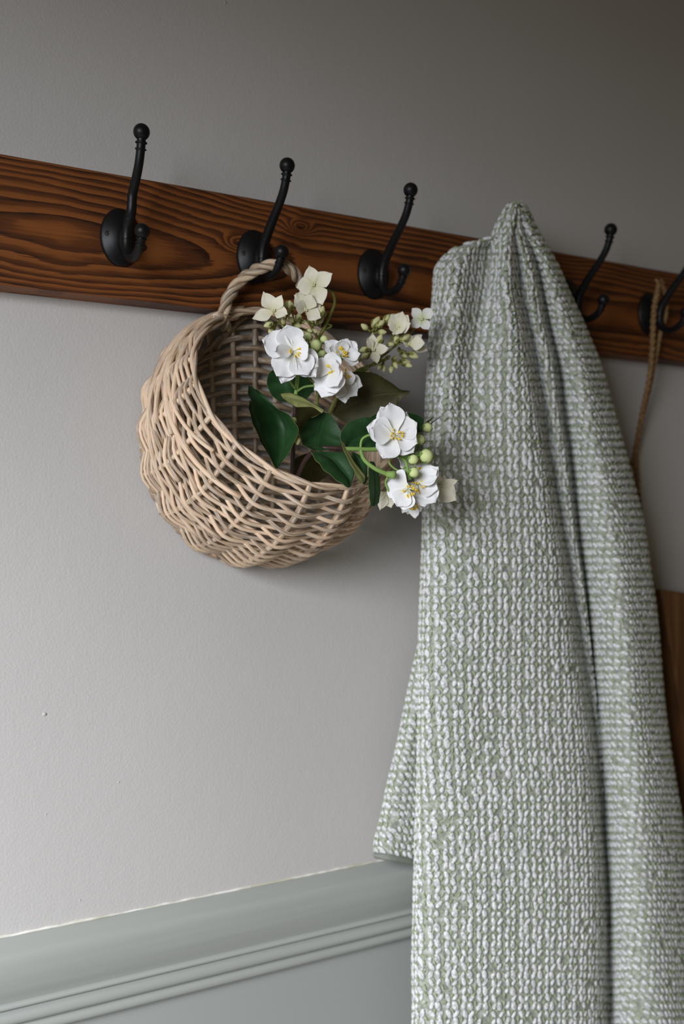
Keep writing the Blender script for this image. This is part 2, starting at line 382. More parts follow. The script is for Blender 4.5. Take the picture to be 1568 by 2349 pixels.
HZ = ZC + .3062                            # plate centre height
def interp(pts, n): return catmull(pts, n)
def make_hook(X, pu=1.0, zu=1.0, visible_screw=True, tw=0.0, aw=0.0225, zoff=0.0):
    c = Vector((X, -RT, HZ+zoff))
    def P(p, z, x=0.0): return c + Vector((x + tw*p, -p, z))
    # arm: upper knob down to the plate, along it and round to the lower knob
    arm = [P(.0835*pu, .0775*zu), P(.0825*pu, .0730*zu), P(.0800*pu, .0660*zu), P(.0740*pu, .0555*zu), P(.0630*pu, .0440*zu), P(.0500*pu, .0325*zu), P(.0370, .0200), P(.0275, .0090), P(.0225, -.0030), P(.0225, -.0150),
           P(.0270, -.0245), P(.0365, -.0300), P(.0480, -.0305), P(.0590, -.0265), P(.0660, -.0205), P(.0690, -.0150)]
    path = interp(arm, 6); n = len(path); r = []
    for i in range(n):
        t = i/(n-1)
        r.append(.0047 + .0010*math.exp(-((t-.5)/.17)**2))
    mb = MB(); mb.add(*tube(path, r, 12))
    def ring(i, R, h):
        d = (path[min(i+1, n-1)]-path[max(i-1, 0)]).normalized()
        mb.add(*lathe(path[i]-d*h, d, [(0, R*.7), (h*.4, R*.95), (h, R), (h*1.6, R*.95), (h*2, R*.7)], 14))
    ring(6, .0064, .0014); ring(11, .0062, .0012); ring(int(n*.43), .0060, .0010); ring(int(n*.56), .0060, .0010); ring(n-3, .0060, .0012); ring(n-8, .0056, .0011)
    # boss that joins the arm to the plate
    mb.add(*ball(P(.0130, -.005), .010, 14, 8, sq=(.75, 1.0, 1.45)))
    hook = mb.build('hook', m_iron, rack)
    # plate: domed oval
    V = []; seg = 40; rings_ = [(1.0, 0.0), (1.0, .0022), (.985, .0036), (.93, .0046), (.80, .0066), (.62, .0092), (.42, .0115), (.2, .0128), (.02, .0132)]
    for s, p in rings_:
        for k in range(seg):
            a = 2*math.pi*k/seg; V.append(P(p, .0315*s*math.sin(a), aw*s*math.cos(a)))
    F = [(i*seg+k, i*seg+(k+1) % seg, (i+1)*seg+(k+1) % seg, (i+1)*seg+k) for i in range(len(rings_)-1) for k in range(seg)]
    F += [tuple(range(seg))[::-1], tuple((len(rings_)-1)*seg+k for k in range(seg))]
    mesh_obj('backplate', V, F, m_iron, hook)
    for (q, R) in ((P(.0838*pu, .0825*zu), .0086), (P(.0705, -.0095), .0080)):
        mb = MB(); mb.add(*ball(q, R, 24, 16)); mb.build('knob', m_iron, hook)
    for sx in (-1, 1):
        q = P(.0062, .001, sx*.0150); mb = MB()
        mb.add(*lathe(q, (sx*.35, -1, 0), [(0, .0036), (.0012, .0036), (.0021, .0028), (.0023, .0011), (.0014, .0008)], 14))
        sd = Vector((sx*.35, -1, 0)).normalized(); u = UP; s_ = sd.cross(u)
        for a in (0, 1):
            d = (u if a else s_)*.0019; e = (s_ if a else u)*.0004; t = q+sd*.00235
            mb.add([t-d-e, t+d-e, t+d+e, t-d+e], [(0, 1, 2, 3)])
        mb.build('screw', m_screw, hook)
    return hook
HX = [.3621, .5236, .6879, .8503, 1.0136, 1.1757]
for i, x in enumerate(HX):
    if i == 0: make_hook(x, .82, 1.13)
    else: make_hook(x)

# ------------------------------------------------------------------ wicker basket
BX, BZ = .5356, ZC+.0945
BW, BR, BP, BB, BP0, BA0 = .143, .149, .2063, 1.2857, .0107, 1.192
basket = empty('wicker_basket', (BX, 0, BZ-BR), 'whitewashed willow wall basket hanging by its twisted handle from the second hook', 'basket')
def hoop(T, phi, off=0.0):
    """point on the shell: hoop plane of tangent T, phi from the bottom; off = outward offset"""
    A = 1/BR**2 + T*T/BP**2; B = -2*T*T*BA0*BR/BP**2; C = T*T*BA0**2*BR**2/BP**2 - 1
    K = B*B/(4*A) - C; K = max(K, 1e-6)
    x = BW*math.sqrt(K)*math.sin(phi); z = -B/(2*A) - math.sqrt(K/A)*math.cos(phi); p = (BA0*BR - z)*T
    nrm = Vector((x/BW**2, -p/BP**2, z/BR**2)).normalized()
    v = Vector((BX+x, -(BP0+p), BZ+z)) + nrm*off
    v.y = min(v.y, -.0045)
    return v
TMAX = 1/BB
# even spacing along the bottom line
Ts = np.linspace(0, TMAX, 200); bl = [hoop(t, 0) for t in Ts]
cum = np.concatenate([[0], np.cumsum([(bl[i+1]-bl[i]).length for i in range(199)])])
NWV = 30
Tw = np.interp(np.linspace(0, cum[-1], NWV), cum, Ts)
# stakes spaced so that they match the ribs seen in the basket
stk = [math.radians(a) for a in (-164, -146, -128, -110, -92, -73, -54, -34, -13, 9, 31, 53, 74, 95, 115, 135, 152, 167)]
NS = len(stk)
def stake_phase(phi):
    return float(np.interp(phi, stk, range(NS)))
def rod(name, pts, r, mat=m_willow, parent=basket, sides=8, closed=False, taper=0):
    n = len(pts)
    rr = [r*(1+.10*mnoise.noise(Vector((i*.12, r*9000, pts[0].x*50))))*(1-taper*max(0, i/n-.5)) for i in range(n)]
    mb = MB(); mb.add(*tube(pts, rr, sides, closed)); return mb.build(name, mat, parent)
for k, T_ in enumerate(Tw):
    full = k % 5 == 0 or k in (0, 1, NWV-1, NWV-2)
    if full: a0, a1 = -math.pi, math.pi
    else:
        a0 = -math.radians(rng.uniform(118, 168)); a1 = math.radians(rng.uniform(118, 168))
    n = int((a1-a0)/math.radians(3.2)); pts = []
    edge = k in (0, NWV-1)
    seed = rng.random()*100
    for i in range(n+1):
        ph = a0+(a1-a0)*i/n; q = stake_phase(ph)
        inside = stk[0] <= ph <= stk[-1]
        amp = .0050 if not edge else .0016
        off = amp*math.cos(math.pi*(q+k)) if inside else 0.0
        jig = .0011*mnoise.noise(Vector((ph*2.1, seed, 0)))
        Tq = max(0.0, T_ + jig*1.6 + (-.0105*math.asin(max(-1, min(1, math.sin(math.pi*(q+k)))))*2/math.pi*1.3 if inside else 0))
        pts.append(hoop(min(Tq, TMAX*1.005), ph, off - .0030*math.sin(math.pi*q)**2*(1 if inside else 0) + .0007*mnoise.noise(Vector((ph*3, seed, 5)))))
    if full:
        pts = pts[:-1]
        rod('willow_rod', pts, rng.uniform(.0021, .0024), closed=True)
    else:
        rod('willow_rod', pts, rng.uniform(.0019, .0025), taper=.5)
# rim: two rods wound round each other
for s in (0, 1):
    pts = [hoop(TMAX*1.0, 2*math.pi*i/150-math.pi, .0005) for i in range(150)]
    out = []
    for i, v in enumerate(pts):
        a = 9*2*math.pi*i/150+math.pi*s
        t = (pts[(i+1) % 150]-pts[i-1]).normalized(); e1 = t.orthogonal().normalized(); e1 = (Vector((0, -.7, 1))-t*t.dot(Vector((0, -.7, 1)))).normalized(); e2 = t.cross(e1)
        out.append(v+(e1*math.cos(a)*.0019+e2*math.sin(a)*.0019)+e1*.002)
    rod('rim_rod', out, .0023, closed=True)
# loose rods wound along the crowded upper left and top of the shell
for k in range(15):
    c0 = math.radians(rng.choice([-1, -1, 1])*rng.uniform(105, 165)); ln = math.radians(rng.uniform(35, 80)); T0 = TMAX*rng.uniform(.05, .95); T1 = TMAX*rng.uniform(.1, 1)
    pts = []
    for i in range(28):
        t = i/27; ph = c0+(t-.5)*ln*2
        pts.append(hoop(T0+(T1-T0)*t, ph, .0045+.0015*math.sin(t*7+k)))
    rod('willow_rod', pts, rng.uniform(.0024, .0031), taper=.3)
for k, ph in enumerate(stk):
    pts = []
    for i in range(34):
        t = i/33; T_ = float(np.interp(t*cum[-1], cum, Ts)); pts.append(hoop(T_, ph+.02*mnoise.noise(Vector((t*2, k*7, 0))), .0010))
    # turned over the rim
    a = pts[-1]; pts.append(a+Vector((0, .004, .003)))
    rod('stake', pts, .0031 if k % 2 else .0034)
# back panel
def in_back(x, z): return (x/BW)**2+(z/BR)**2
for j in range(24):
    zc = -BR*.93 + j*(BR*1.86/23); pts = []; s = j % 2
    hw = BW*math.sqrt(max(0, 1-(zc/BR)**2))*.985
    for i in range(41):
        t = -1+i/20; x = hw*t; bow = .050*(1-t*t)*(.55+.45*(zc/BR)); q = x/.030
        z = zc*.94+bow-.030
        if in_back(x, z) > .98: z = math.copysign(BR*math.sqrt(max(0, .98-(x/BW)**2)), z)
        pts.append(Vector((BX+x, -(BP0+.002+.0036*math.cos(math.pi*(q+s))), BZ+z+.0014*mnoise.noise(Vector((x*40, j*5, 0))))))
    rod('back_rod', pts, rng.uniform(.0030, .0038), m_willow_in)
for j in range(-4, 5):
    x = j*.030; h = BR*math.sqrt(max(0, 1-(x/BW)**2))*.97
    pts = [Vector((BX+x*(.72+.27*i/20), -(BP0+.002), BZ-h+2*h*i/20)) for i in range(21)]
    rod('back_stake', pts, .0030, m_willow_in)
# handle: three strands twisted together, resting in the lower prong of the second hook
hp = [at(517, 752, .018), at(514, 735, .034), at(514, 712, .047), at(528, 675, .050), at(556, 640, .055), at(592, 617, .078), at(628, 608, .090), at(660, 614, .090), at(682, 636, .082), at(697, 668, .062), at(712, 705, .052), at(722, 738, .046), at(724, 765, .03)]
cl = interp(hp, 14); n = len(cl)
for s in range(3):
    out = []; 
    nrm = None; acc = 0
    for i in range(n):
        t = (cl[min(i+1, n-1)]-cl[max(0, i-1)]).normalized(); e1 = (CAMF-t*t.dot(CAMF)).normalized(); e2 = t.cross(e1)
        if i: acc += (cl[i]-cl[i-1]).length
        a = acc/.052*2*math.pi + s*2*math.pi/3
        out.append(cl[i]+(e1*math.cos(a)+e2*math.sin(a))*.0038)
    rod('handle_strand', out, .0036, m_handle)
mb = MB()   # thin lashing where the handle meets the rim
for (q, ax) in ((at(516, 716, .044), (.3, 0, 1)), (at(712, 706, .052), (-.3, 0, 1))):
    e = Vector(ax).normalized(); e1 = e.orthogonal().normalized(); e2 = e.cross(e1)
    pth = [q+(e1*math.cos(i*.5)+e2*math.sin(i*.5))*.0078+e*(i*.00035-.008) for i in range(40)]
    mb.add(*tube(pth, .0008, 5))
mb.build('lashing', m_willow_in, basket)

# ------------------------------------------------------------------ silk flowers
def petal_verts(Ln, Wd, cup, curl, shape=0.62, point=0.0, ruf=0.0, seed=0.0, nu=10, nv=8):
    """local: base at origin, along +x, normal +z"""
    V = []; U = []
    for i in range(nu+1):
        t = i/nu
        t = math.sin(t*math.pi/2)**.9          # rows crowd towards the round tip
        if t < shape: e = t/shape; w = .20+.80*(e*e*(3-2*e))
        else:
            e = (t-shape)/(1-shape); w = max(0, 1-e*e)**.5
            w = w*(1-point)+point*(1-e)**.8
        w = max(w, .03)*Wd/2
        for j in range(nv+1):
            s = -1+2*j/nv
            x = Ln*(t - .10*(abs(s)**2)*t*(1-.3*point)); y = w*s
            z = cup*Wd*(s*s)*math.sin(math.pi*min(1, t+.15)) + curl*Ln*(t*t) + ruf*Ln*mnoise.noise(Vector((t*3+seed, s*2, seed)))*t
            V.append(Vector((x, y, z))); U.append((t, s*.5+.5))
    F = [(i*(nv+1)+j, (i+1)*(nv+1)+j, (i+1)*(nv+1)+j+1, i*(nv+1)+j+1) for i in range(nu) for j in range(nv)]
    # thin underside so that a petal has a thickness
    n = len(V); V2 = [v-Vector((0, 0, .00025)) for v in V]; F2 = [tuple(n+q for q in reversed(f)) for f in F]
    return V+V2, F+F2, U+U
def frame(normal):
    nrm = Vector(normal).normalized(); e1 = (CAMR-nrm*nrm.dot(CAMR)).normalized(); e2 = nrm.cross(e1)
    if e2.z < 0: e2 = -e2
    return e1, e2, nrm
def nview(a, bb, c=1.0):   # a flower normal given as (right, up, towards the room's near side)
    return CAMR*a+UP*bb-CAMF*c
def flower(parent, px, py, p, nrm, petals, mat, kind='jasmine', stamdir=(0, 0), fs=1.0):
    """petals: (angle deg ccw in the flower's plane, length px, width px, lift, [layer])"""
    c = at(px, py, p); k = pxm(c); e1, e2, n = frame(nrm)
    mb = MB()
    if kind == 'jasmine': mb.add(*ball(c-n*.0025, .0042*fs, 10, 6, n, (1, 1, .8)))
    elif kind == 'cream': mb.add(*ball(c+n*.001, .0024*fs, 10, 6, n, (1, 1, .7)))
    hub = mb.build('flower', m_stem if kind == 'jasmine' else m_olivebud, parent)
    for i, q in enumerate(petals):
        a, ln, wd, lift = q[:4]; lay = q[4] if len(q) > 4 else 0
        V, F, U = petal_verts(ln*k*1.03, wd*k*1.12, .10+.05*rng.random() if kind == 'jasmine' else .06, .10 if lift < .6 else -.05,
                              .60 if kind == 'jasmine' else .52, 0 if (kind == 'jasmine' or mat is m_lime) else .55, .07, rng.random()*50)
        ar = math.radians(a); d = e1*math.cos(ar)+e2*math.sin(ar); d2 = (d*math.cos(lift)+n*math.sin(lift)).normalized()
        s = n.cross(d).normalized(); m = d2.cross(s)
        s_tw = .12*(rng.random()-.5)
        s2 = (s*math.cos(s_tw)+m*math.sin(s_tw)); m2 = d2.cross(s2)
        base = c+n*(.0012*lay)
        mesh_obj('petal', [base+d2*v.x+s2*v.y+m2*v.z for v in V], F, mat, hub, True, U)
    if kind == 'jasmine':
        mb = MB(); mb2 = MB()
        for i in range(14):
            a = rng.uniform(0, 6.283); r = rng.uniform(.1, 1)**.5
            dx = stamdir[0]*.006+math.cos(a)*r*.0075; dy = stamdir[1]*.006+math.sin(a)*r*.0075
            tip = c+e1*dx+e2*dy+n*(.0085-.003*r)
            pth = [c+n*.001, c+n*.005+(e1*dx+e2*dy)*.4, tip]
            mb.add(*tube(pth, .00032, 5)); mb2.add(*ball(tip, .0011, 8, 5, (e1*dx+e2*dy+n*.004).normalized(), (.8, .8, 1.7)))
        mb.build('filament', m_filament, hub)['kind'] = 'stuff'; mb2.build('anther', m_yellow, hub)['kind'] = 'stuff'
    elif kind == 'cream':
        mb = MB()
        for i in range(4):
            a = i*1.57+.6; mb.add(*ball(c+n*.0026+(e1*math.cos(a)+e2*math.sin(a))*.0014, .0009, 8, 5))
        mb.build('anther', m_filament, hub)
    return hub
def bud(parent, px, py, p, r, mat=m_bud, axis=(0, .5, 1), long=1.0, sep=True):
    c = at(px, py, p); k = pxm(c)*r; ax = nview(*axis).normalized()
    V, F, U = ball(c, k, 14, 10, ax, (1, 1, 1.05*long)); e1 = ax.orthogonal().normalized(); e2 = ax.cross(e1)
    V2 = []; U2 = []
    for v in V:
        d = v-c; a = math.atan2(d.dot(e2), d.dot(e1)); h = d.dot(ax)/k
        taper = 1.0 if long < 1.2 else (1-.38*max(0, h/long))
        V2.append(c+ax*d.dot(ax)+(d-ax*d.dot(ax))*(1+.045*math.cos(6*a))*taper); U2.append((.5+h*.5/max(long, 1), a))
    b_ = mesh_obj('bud', V2, F, mat, parent, True, U2)
    if sep:
        mb = MB()
        for i in range(4):
            a = i*1.5708+.5; d = e1*math.cos(a)+e2*math.sin(a); s = ax.cross(d)
            pts = [c-ax*k*1.05, c-ax*k*.6+d*k*.95, c+d*k*1.12, c+ax*k*.5+d*k*1.05]
            wv = [.15, .5, .42, .03]; V3 = []
            for q, w_ in zip(pts, wv): V3 += [q-s*k*w_, q+s*k*w_]
            mb.add(V3, [(0, 1, 3, 2), (2, 3, 5, 4), (4, 5, 7, 6)])
        mb.build('sepal', m_stem if mat is m_bud else m_olivestem, b_)
    return b_
def stem(parent, pts, r, mat=m_stem, name='stem', r2=None):
    path = interp([at(*q) for q in pts], 8); n = len(path); r2 = r2 or r
    mb = MB(); mb.add(*tube(path, [r+(r2-r)*i/(n-1) for i in range(n)], 8)); return mb.build(name, mat, parent)
def leaf(parent, st, mat=m_leaf, under=m_under, nu=6, serr=0.0, flip=False):
    """st: stations from base to tip: (left, mid, right), each (px, py, p)"""
    Ls = interp([at(*q[0]) for q in st], nu); Ms = interp([at(*q[1]) for q in st], nu); Rs = interp([at(*q[2]) for q in st], nu)
    n = len(Ls); V = []; U = []; nv = 10; h = nv//2
    for i in range(n):
        t = i/(n-1)
        l, m, r = Ls[i], Ms[i], Rs[i]
        if serr:
            e = serr*((i*1.0) % 2)
            l = l+(l-m)*e; r = r+(r-m)*e
        bulge = ((l-m).cross(Ms[min(i+1, n-1)]-Ms[max(0, i-1)]))
        bulge = bulge.normalized() if bulge.length > 1e-12 else Vector((0, 0, 0))
        for j in range(nv+1):
            s = -1+2*j/nv
            if j <= h: q = l+(m-l)*(j/h); w = (l-m).length
            else: q = m+(r-m)*((j-h)/h); w = (r-m).length
            q = q + bulge*w*.10*math.sin(math.pi*abs(s)) + bulge*w*.03*math.sin(t*26)*abs(s)
            V.append(q); U.append((t, s))
    F = [(i*(nv+1)+j, i*(nv+1)+j+1, (i+1)*(nv+1)+j+1, (i+1)*(nv+1)+j) for i in range(n-1) for j in range(nv)]
    # normals: top layer faces the camera side unless flipped
    k = len(V); ctr = len(V)//2
    nn = Vector((0, 0, 0))
    for f in F: nn += (V[f[1]]-V[f[0]]).cross(V[f[3]]-V[f[0]])
    tocam = Vector((0, -DW, ZC))-V[ctr]
    sgn = 1 if nn.dot(tocam) > 0 else -1
    if flip: sgn = -sgn
    VN = [Vector((0, 0, 0)) for _ in V]
    for f in F:
        q = (V[f[1]]-V[f[0]]).cross(V[f[3]]-V[f[0]])*sgn + (V[f[3]]-V[f[2]]).cross(V[f[1]]-V[f[2]])*sgn
        for i_ in f: VN[i_] = VN[i_]+q
    if sgn < 0: F = [tuple(reversed(f)) for f in F]
    V2 = [v-(q.normalized() if q.length > 1e-14 else nn.normalized())*.0005 for v, q in zip(V, VN)]; F2 = [tuple(k+q for q in reversed(f)) for f in F]
    return mesh_obj('leaf', V+V2, F+F2, [mat, under], parent, True, U+U, [0]*len(F)+[1]*len(F2))

def add_root(name, px, py, p, label, cat): return empty(name, at(px, py, p), label, cat)

# --- spray A: white mock orange standing in the middle of the basket
A = add_root('mock_orange_spray', 668, 1110, .10, 'upright silk spray of large white blossoms with yellow stamens in the middle of the basket', 'artificial flower')
stem(A, [(668, 1120, .10), (672, 1030, .125), (674, 970, .135), (678, 905, .145), (681, 868, .150)], .0024, m_brownstem, r2=.002)
stem(A, [(676, 915, .143), (680, 890, .148), (682, 855, .152), (678, 830, .155)], .0022, m_stem)
stem(A, [(677, 892, .150), (665, 876, .156), (655, 862, .160)], .0012)
stem(A, [(680, 898, .147), (697, 888, .152), (715, 885, .156), (735, 884, .160)], .0013)
stem(A, [(735, 884, .160), (712, 872, .155), (708, 850, .150), (716, 825, .15), (726, 800, .15)], .0010, m_olivestem)
stem(A, [(728, 830, .15), (735, 815, .15), (724, 795, .15)], .0010); stem(A, [(728, 825, .15), (745, 800, .15), (743, 782, .15)], .0009)
stem(A, [(715, 840, .15), (711, 815, .15), (707, 780, .15)], .0009)
flower(A, 672, 806, .168, nview(.22, .10), [(165, 76, 60, .10), (108, 60, 60, .18), (238, 74, 58, .08), (300, 66, 58, .12), (330, 66, 50, .0), (196, 62, 30, .55, 1), (15, 40, 54, .75, 1), (250, 80, 46, -.05), (312, 76, 52, -.05), (140, 66, 50, -.05)], m_white, stamdir=(.5, -.2))
flower(A, 764, 850, .172, nview(-.35, -.05), [(165, 50, 42, .25, 1), (200, 52, 60, .15), (250, 66, 56, .1), (285, 62, 50, .35), (75, 48, 40, .5, 1), (300, 56, 44, .7, 2), (20, 40, 40, .9, 2), (225, 62, 44, 0)], m_white, stamdir=(0, .2))
flower(A, 782, 818, .166, nview(.45, .25), [(75, 44, 34, .2), (105, 38, 34, .5), (48, 50, 38, .15), (10, 44, 30, .3), (-15, 42, 28, .1), (165, 40, 34, .3), (140, 50, 40, -.1)], m_white, stamdir=(-.4, .3))
flower(A, 782, 870, .164, nview(.5, -.25), [(-18, 52, 36, .1), (-48, 52, 36, .15), (-85, 54, 34, .1), (15, 34, 30, .5), (-115, 46, 36, .3)], m_white, stamdir=(.1, .6))
for q in ((706, 772, .155, 10), (724, 792, .162, 13), (743, 779, .156, 9.5), (711, 812, .158, 11), (737, 811, .158, 11)): bud(A, *q, axis=(.2*rng.uniform(-1, 1), .5, 1))
leaf(A, [((668, 925, .100), (680, 928, .100), (692, 925, .100)), ((632, 915, .102), (672, 900, .108), (712, 905, .102)), ((614, 888, .105), (668, 878, .11), (724, 890, .105)), ((616, 858, .108), (664, 850, .11), (712, 862, .105)), ((646, 838, .11), (662, 832, .11), (680, 840, .11))])
leaf(A, [((634, 1078, .150), (637, 1072, .150), (640, 1066, .150)), ((612, 1030, .150), (648, 1035, .138), (660, 1040, .155)), ((592, 975, .150), (652, 990, .128), (682, 992, .160)), ((580, 935, .150), (640, 955, .126), (668, 958, .158)), ((570, 900, .148), (604, 914, .138), (634, 935, .145)), ((570, 884, .145), (578, 886, .142), (594, 896, .138))])
leaf(A, [((632, 1070, .130), (636, 1068, .130), (640, 1066, .130)), ((598, 1010, .128), (618, 1010, .118), (640, 1010, .118)), ((574, 950, .125), (600, 950, .112), (628, 950, .112)), ((572, 918, .12), (590, 920, .112), (606, 924, .112))], m_leaf)
leaf(A, [((643, 903, .168), (645, 908, .166), (648, 914, .166)), ((662, 901, .170), (663, 912, .166), (672, 930, .160)), ((690, 910, .172), (690, 918, .168), (686, 934, .160)), ((722, 928, .170), (720, 931, .168), (716, 934, .164)), ((742, 940, .168), (741, 944, .166), (738, 948, .166))], m_under, m_leaf)
leaf(A, [((672, 990, .110), (674, 994, .110), (678, 998, .110)), ((676, 950, .112), (700, 960, .110), (712, 985, .108)), ((692, 925, .112), (722, 940, .110), (735, 960, .108)), ((738, 936, .112), (742, 942, .112), (744, 948, .110))], m_olive, m_olive)
bud(A, 682, 1010, .150, 9, m_olivebud, (0, -1, .4), 1.25); bud(A, 672, 965, .145, 8, m_bud, (-.3, .5, 1))

# --- spray B: white mock orange leaning out over the right of the rim
Bs = add_root('mock_orange_spray', 690, 1100, .11, 'silk spray of white blossoms leaning out over the right of the basket rim', 'artificial flower')
stem(Bs, [(675, 1110, .11), (700, 1055, .150), (730, 1030, .180), (765, 1028, .190), (790, 1030, .193)], .0026, m_brownstem, r2=.0022)
stem(Bs, [(786, 1030, .193), (815, 1030, .197), (850, 1031, .199), (890, 1028, .200)], .0024)
stem(Bs, [(826, 1030, .198), (830, 1008, .200), (848, 998, .204), (868, 1004, .204)], .0013)
stem(Bs, [(826, 1032, .198), (835, 1055, .204), (860, 1075, .210), (890, 1088, .214), (905, 1090, .216)], .0019, r2=.0028)
stem(Bs, [(895, 1040, .204), (918, 1048, .206), (930, 1060, .208), (935, 1082, .21), (940, 1100, .21)], .0018)
stem(Bs, [(928, 1052, .206), (945, 1040, .208), (958, 1030, .206), (960, 1012, .206)], .0013)
stem(Bs, [(925, 1050, .206), (945, 1045, .212), (970, 1046, .214)], .0014)
stem(Bs, [(895, 1050, .204), (893, 1063, .206), (905, 1075, .208), (918, 1080, .21), (928, 1072, .21)], .0011)
stem(Bs, [(888, 1095, .21), (884, 1108, .205), (890, 1125, .205), (896, 1140, .2)], .0012)
mb = MB(); mb.add(*lathe(at(892, 1088, .215), nview(1, -.15, .4), [(-.006, .0015), (-.002, .0032), (.006, .0046), (.008, .002)], 12)); mb.build('calyx', m_stem, Bs)
flower(Bs, 903, 997, .212, nview(.18, .08), [(102, 72, 56, .18, 1), (118, 70, 44, .05), (28, 58, 54, .15), (-22, 56, 52, .12), (243, 64, 54, .10), (172, 62, 58, .30, 1), (168, 66, 52, .02), (-42, 60, 50, -.05), (60, 60, 40, -.05)], m_white, stamdir=(.3, .1))
flower(Bs, 935, 1122, .214, nview(-.15, .05), [(155, 50, 64, .12, 1), (262, 52, 40, .2), (240, 50, 44, .3, 1), (185, 44, 40, .0)], m_white, stamdir=(.5, -.5))
flower(Bs, 955, 1112, .205, nview(.1, .45), [(35, 62, 40, .35, 1), (58, 60, 44, .15), (75, 60, 44, .0), (10, 50, 30, .6, 2), (28, 56, 34, .5, 2), (-20, 50, 50, .2), (-50, 62, 56, .05), (-75, 60, 40, 0), (225, 36, 30, .3)], m_white, stamdir=(.1, -.8))
flower(Bs, 955, 1070, .196, nview(.3, .4, .8), [(170, 50, 36, .1), (200, 50, 40, .2), (75, 38, 30, .2), (30, 42, 34, .2), (-60, 50, 40, .3), (-15, 44, 36, .3)], m_white)
flower(Bs, 946, 1150, .198, nview(-.1, -1, .5), [(262, 48, 26, .1), (285, 44, 22, .5), (235, 40, 24, .3), (310, 34, 22, .3)], m_white)
flower(Bs, 1004, 1116, .196, nview(.35, 0), [(18, 48, 20, .15), (-38, 52, 46, .1), (100, 30, 24, .3), (-120, 24, 22, .2), (60, 30, 22, .1)], m_cream, 'cream')
flower(Bs, 884, 1130, .180, nview(.1, -.5), [(250, 42, 24, .2), (290, 38, 30, .1), (-20, 50, 34, .0), (200, 26, 20, .3)], m_cream, 'cream')
for q in ((962, 1009, .208, 13), (977, 1046, .218, 16), (947, 1054, .216, 12), (949, 1084, .218, 12), (980, 981, .203, 11)): bud(Bs, *q, axis=(.5, .1, .8))
leaf(Bs, [((978, 968, .203), (975, 972, .2), (972, 976, .2)), ((992, 958, .203), (988, 964, .2), (980, 972, .2)), ((996, 952, .203), (994, 956, .2), (990, 962, .2))], m_stem, m_stem)
stem(Bs, [(975, 985, .198), (990, 970, .198), (1008, 957, .198)], .0009, m_brownstem, r2=.0004)
leaf(Bs, [((722, 1032, .192), (727, 1034, .190), (732, 1034, .192)), ((700, 1024, .190), (730, 1005, .180), (776, 1024, .188)), ((688, 1000, .190), (736, 985, .178), (784, 1008, .186)), ((702, 968, .188), (742, 962, .178), (776, 978, .184)), ((740, 948, .184), (750, 947, .182), (760, 952, .182))])
leaf(Bs, [((790, 1030, .193), (792, 1027, .192), (794, 1024, .193)), ((800, 1032, .194), (808, 1014, .186), (780, 1004, .190)), ((842, 1030, .196), (840, 1002, .188), (794, 974, .19)), ((872, 1018, .196), (862, 990, .19), (832, 958, .19)), ((886, 985, .196), (878, 975, .194), (868, 962, .192))])
leaf(Bs, [((712, 1036, .196), (718, 1038, .194), (726, 1036, .194)), ((728, 1060, .205), (758, 1052, .194), (782, 1038, .198)), ((752, 1085, .212), (782, 1078, .200), (806, 1050, .202)), ((782, 1108, .216), (800, 1100, .208), (812, 1082, .208)), ((798, 1119, .216), (801, 1118, .214), (804, 1116, .212))])
leaf(Bs, [((780, 1014, .214), (782, 1014, .212), (784, 1014, .210)), ((790, 1040, .216), (794, 1038, .212), (798, 1036, .210)), ((806, 1072, .218), (812, 1068, .212), (817, 1066, .210)), ((822, 1100, .218), (830, 1092, .212), (836, 1090, .210)), ((830, 1108, .218), (833, 1106, .214), (836, 1104, .21))], m_under, m_leaf)
leaf(Bs, [((806, 1038, .196), (810, 1038, .196), (814, 1038, .196)), ((806, 1062, .20), (820, 1056, .194), (834, 1052, .196)), ((820, 1092, .204), (832, 1084, .2), (842, 1078, .2)), ((834, 1112, .208), (837, 1110, .206), (840, 1106, .204))])
leaf(Bs, [((846, 1060, .206), (852, 1058, .204), (858, 1060, .202)), ((845, 1090, .208), (858, 1088, .202), (868, 1086, .2)), ((846, 1125, .208), (860, 1125, .202), (872, 1122, .2)), ((849, 1152, .206), (858, 1152, .202), (869, 1150, .2)), ((849, 1161, .206), (856, 1161, .204), (864, 1159, .202))])
leaf(Bs, [((845, 960, .188), (850, 966, .188), (856, 972, .188)), ((872, 946, .190), (890, 962, .188), (905, 990, .188)), ((920, 944, .192), (925, 962, .19), (940, 992, .19)), ((958, 952, .194), (955, 966, .192), (962, 992, .192)), ((972, 962, .194), (971, 972, .194), (968, 990, .194))])

# --- cream hydrangea sprays
def small_buds(parent, spots, hubs, p):
    for (x, y, r) in spots:
        hx, hy = min(hubs, key=lambda h: (h[0]-x)**2+(h[1]-y)**2)
        d = Vector((x-hx, -(y-hy))); d = d.normalized() if d.length > 1 else Vector((0, 1))
        pp = p+rng.uniform(-.012, .012)
        bud(parent, x, y, pp, r, m_olivebud, (d.x, d.y, .35), 1.5, sep=r > 7.5)
        stem(parent, [(hx, hy, p-.006), ((hx*.6+x*.4)+rng.uniform(-4, 4), (hy*.6+y*.4)+4, p-.003), (x-d.x*r, y+d.y*r, pp)], .0011, m_olivestem, 'stalk')
C1 = add_root('hydrangea_spray', 715, 1100, .07, 'cream hydrangea spray with pointed petals, upper left of the bunch, in front of the rack', 'artificial flower')
stem(C1, [(712, 1110, .07), (725, 1000, .09), (728, 900, .10), (735, 830, .105), (725, 770, .115), (705, 735, .125)], .0022, m_olivestem, r2=.0016)
stem(C1, [(720, 790, .112), (742, 755, .118), (758, 720, .125), (767, 695, .130), (762, 672, .130), (745, 664, .128)], .0020, m_olivestem, r2=.0015)
stem(C1, [(725, 765, .115), (690, 755, .125), (660, 750, .13), (635, 735, .135)], .0014, m_olivestem, r2=.001)
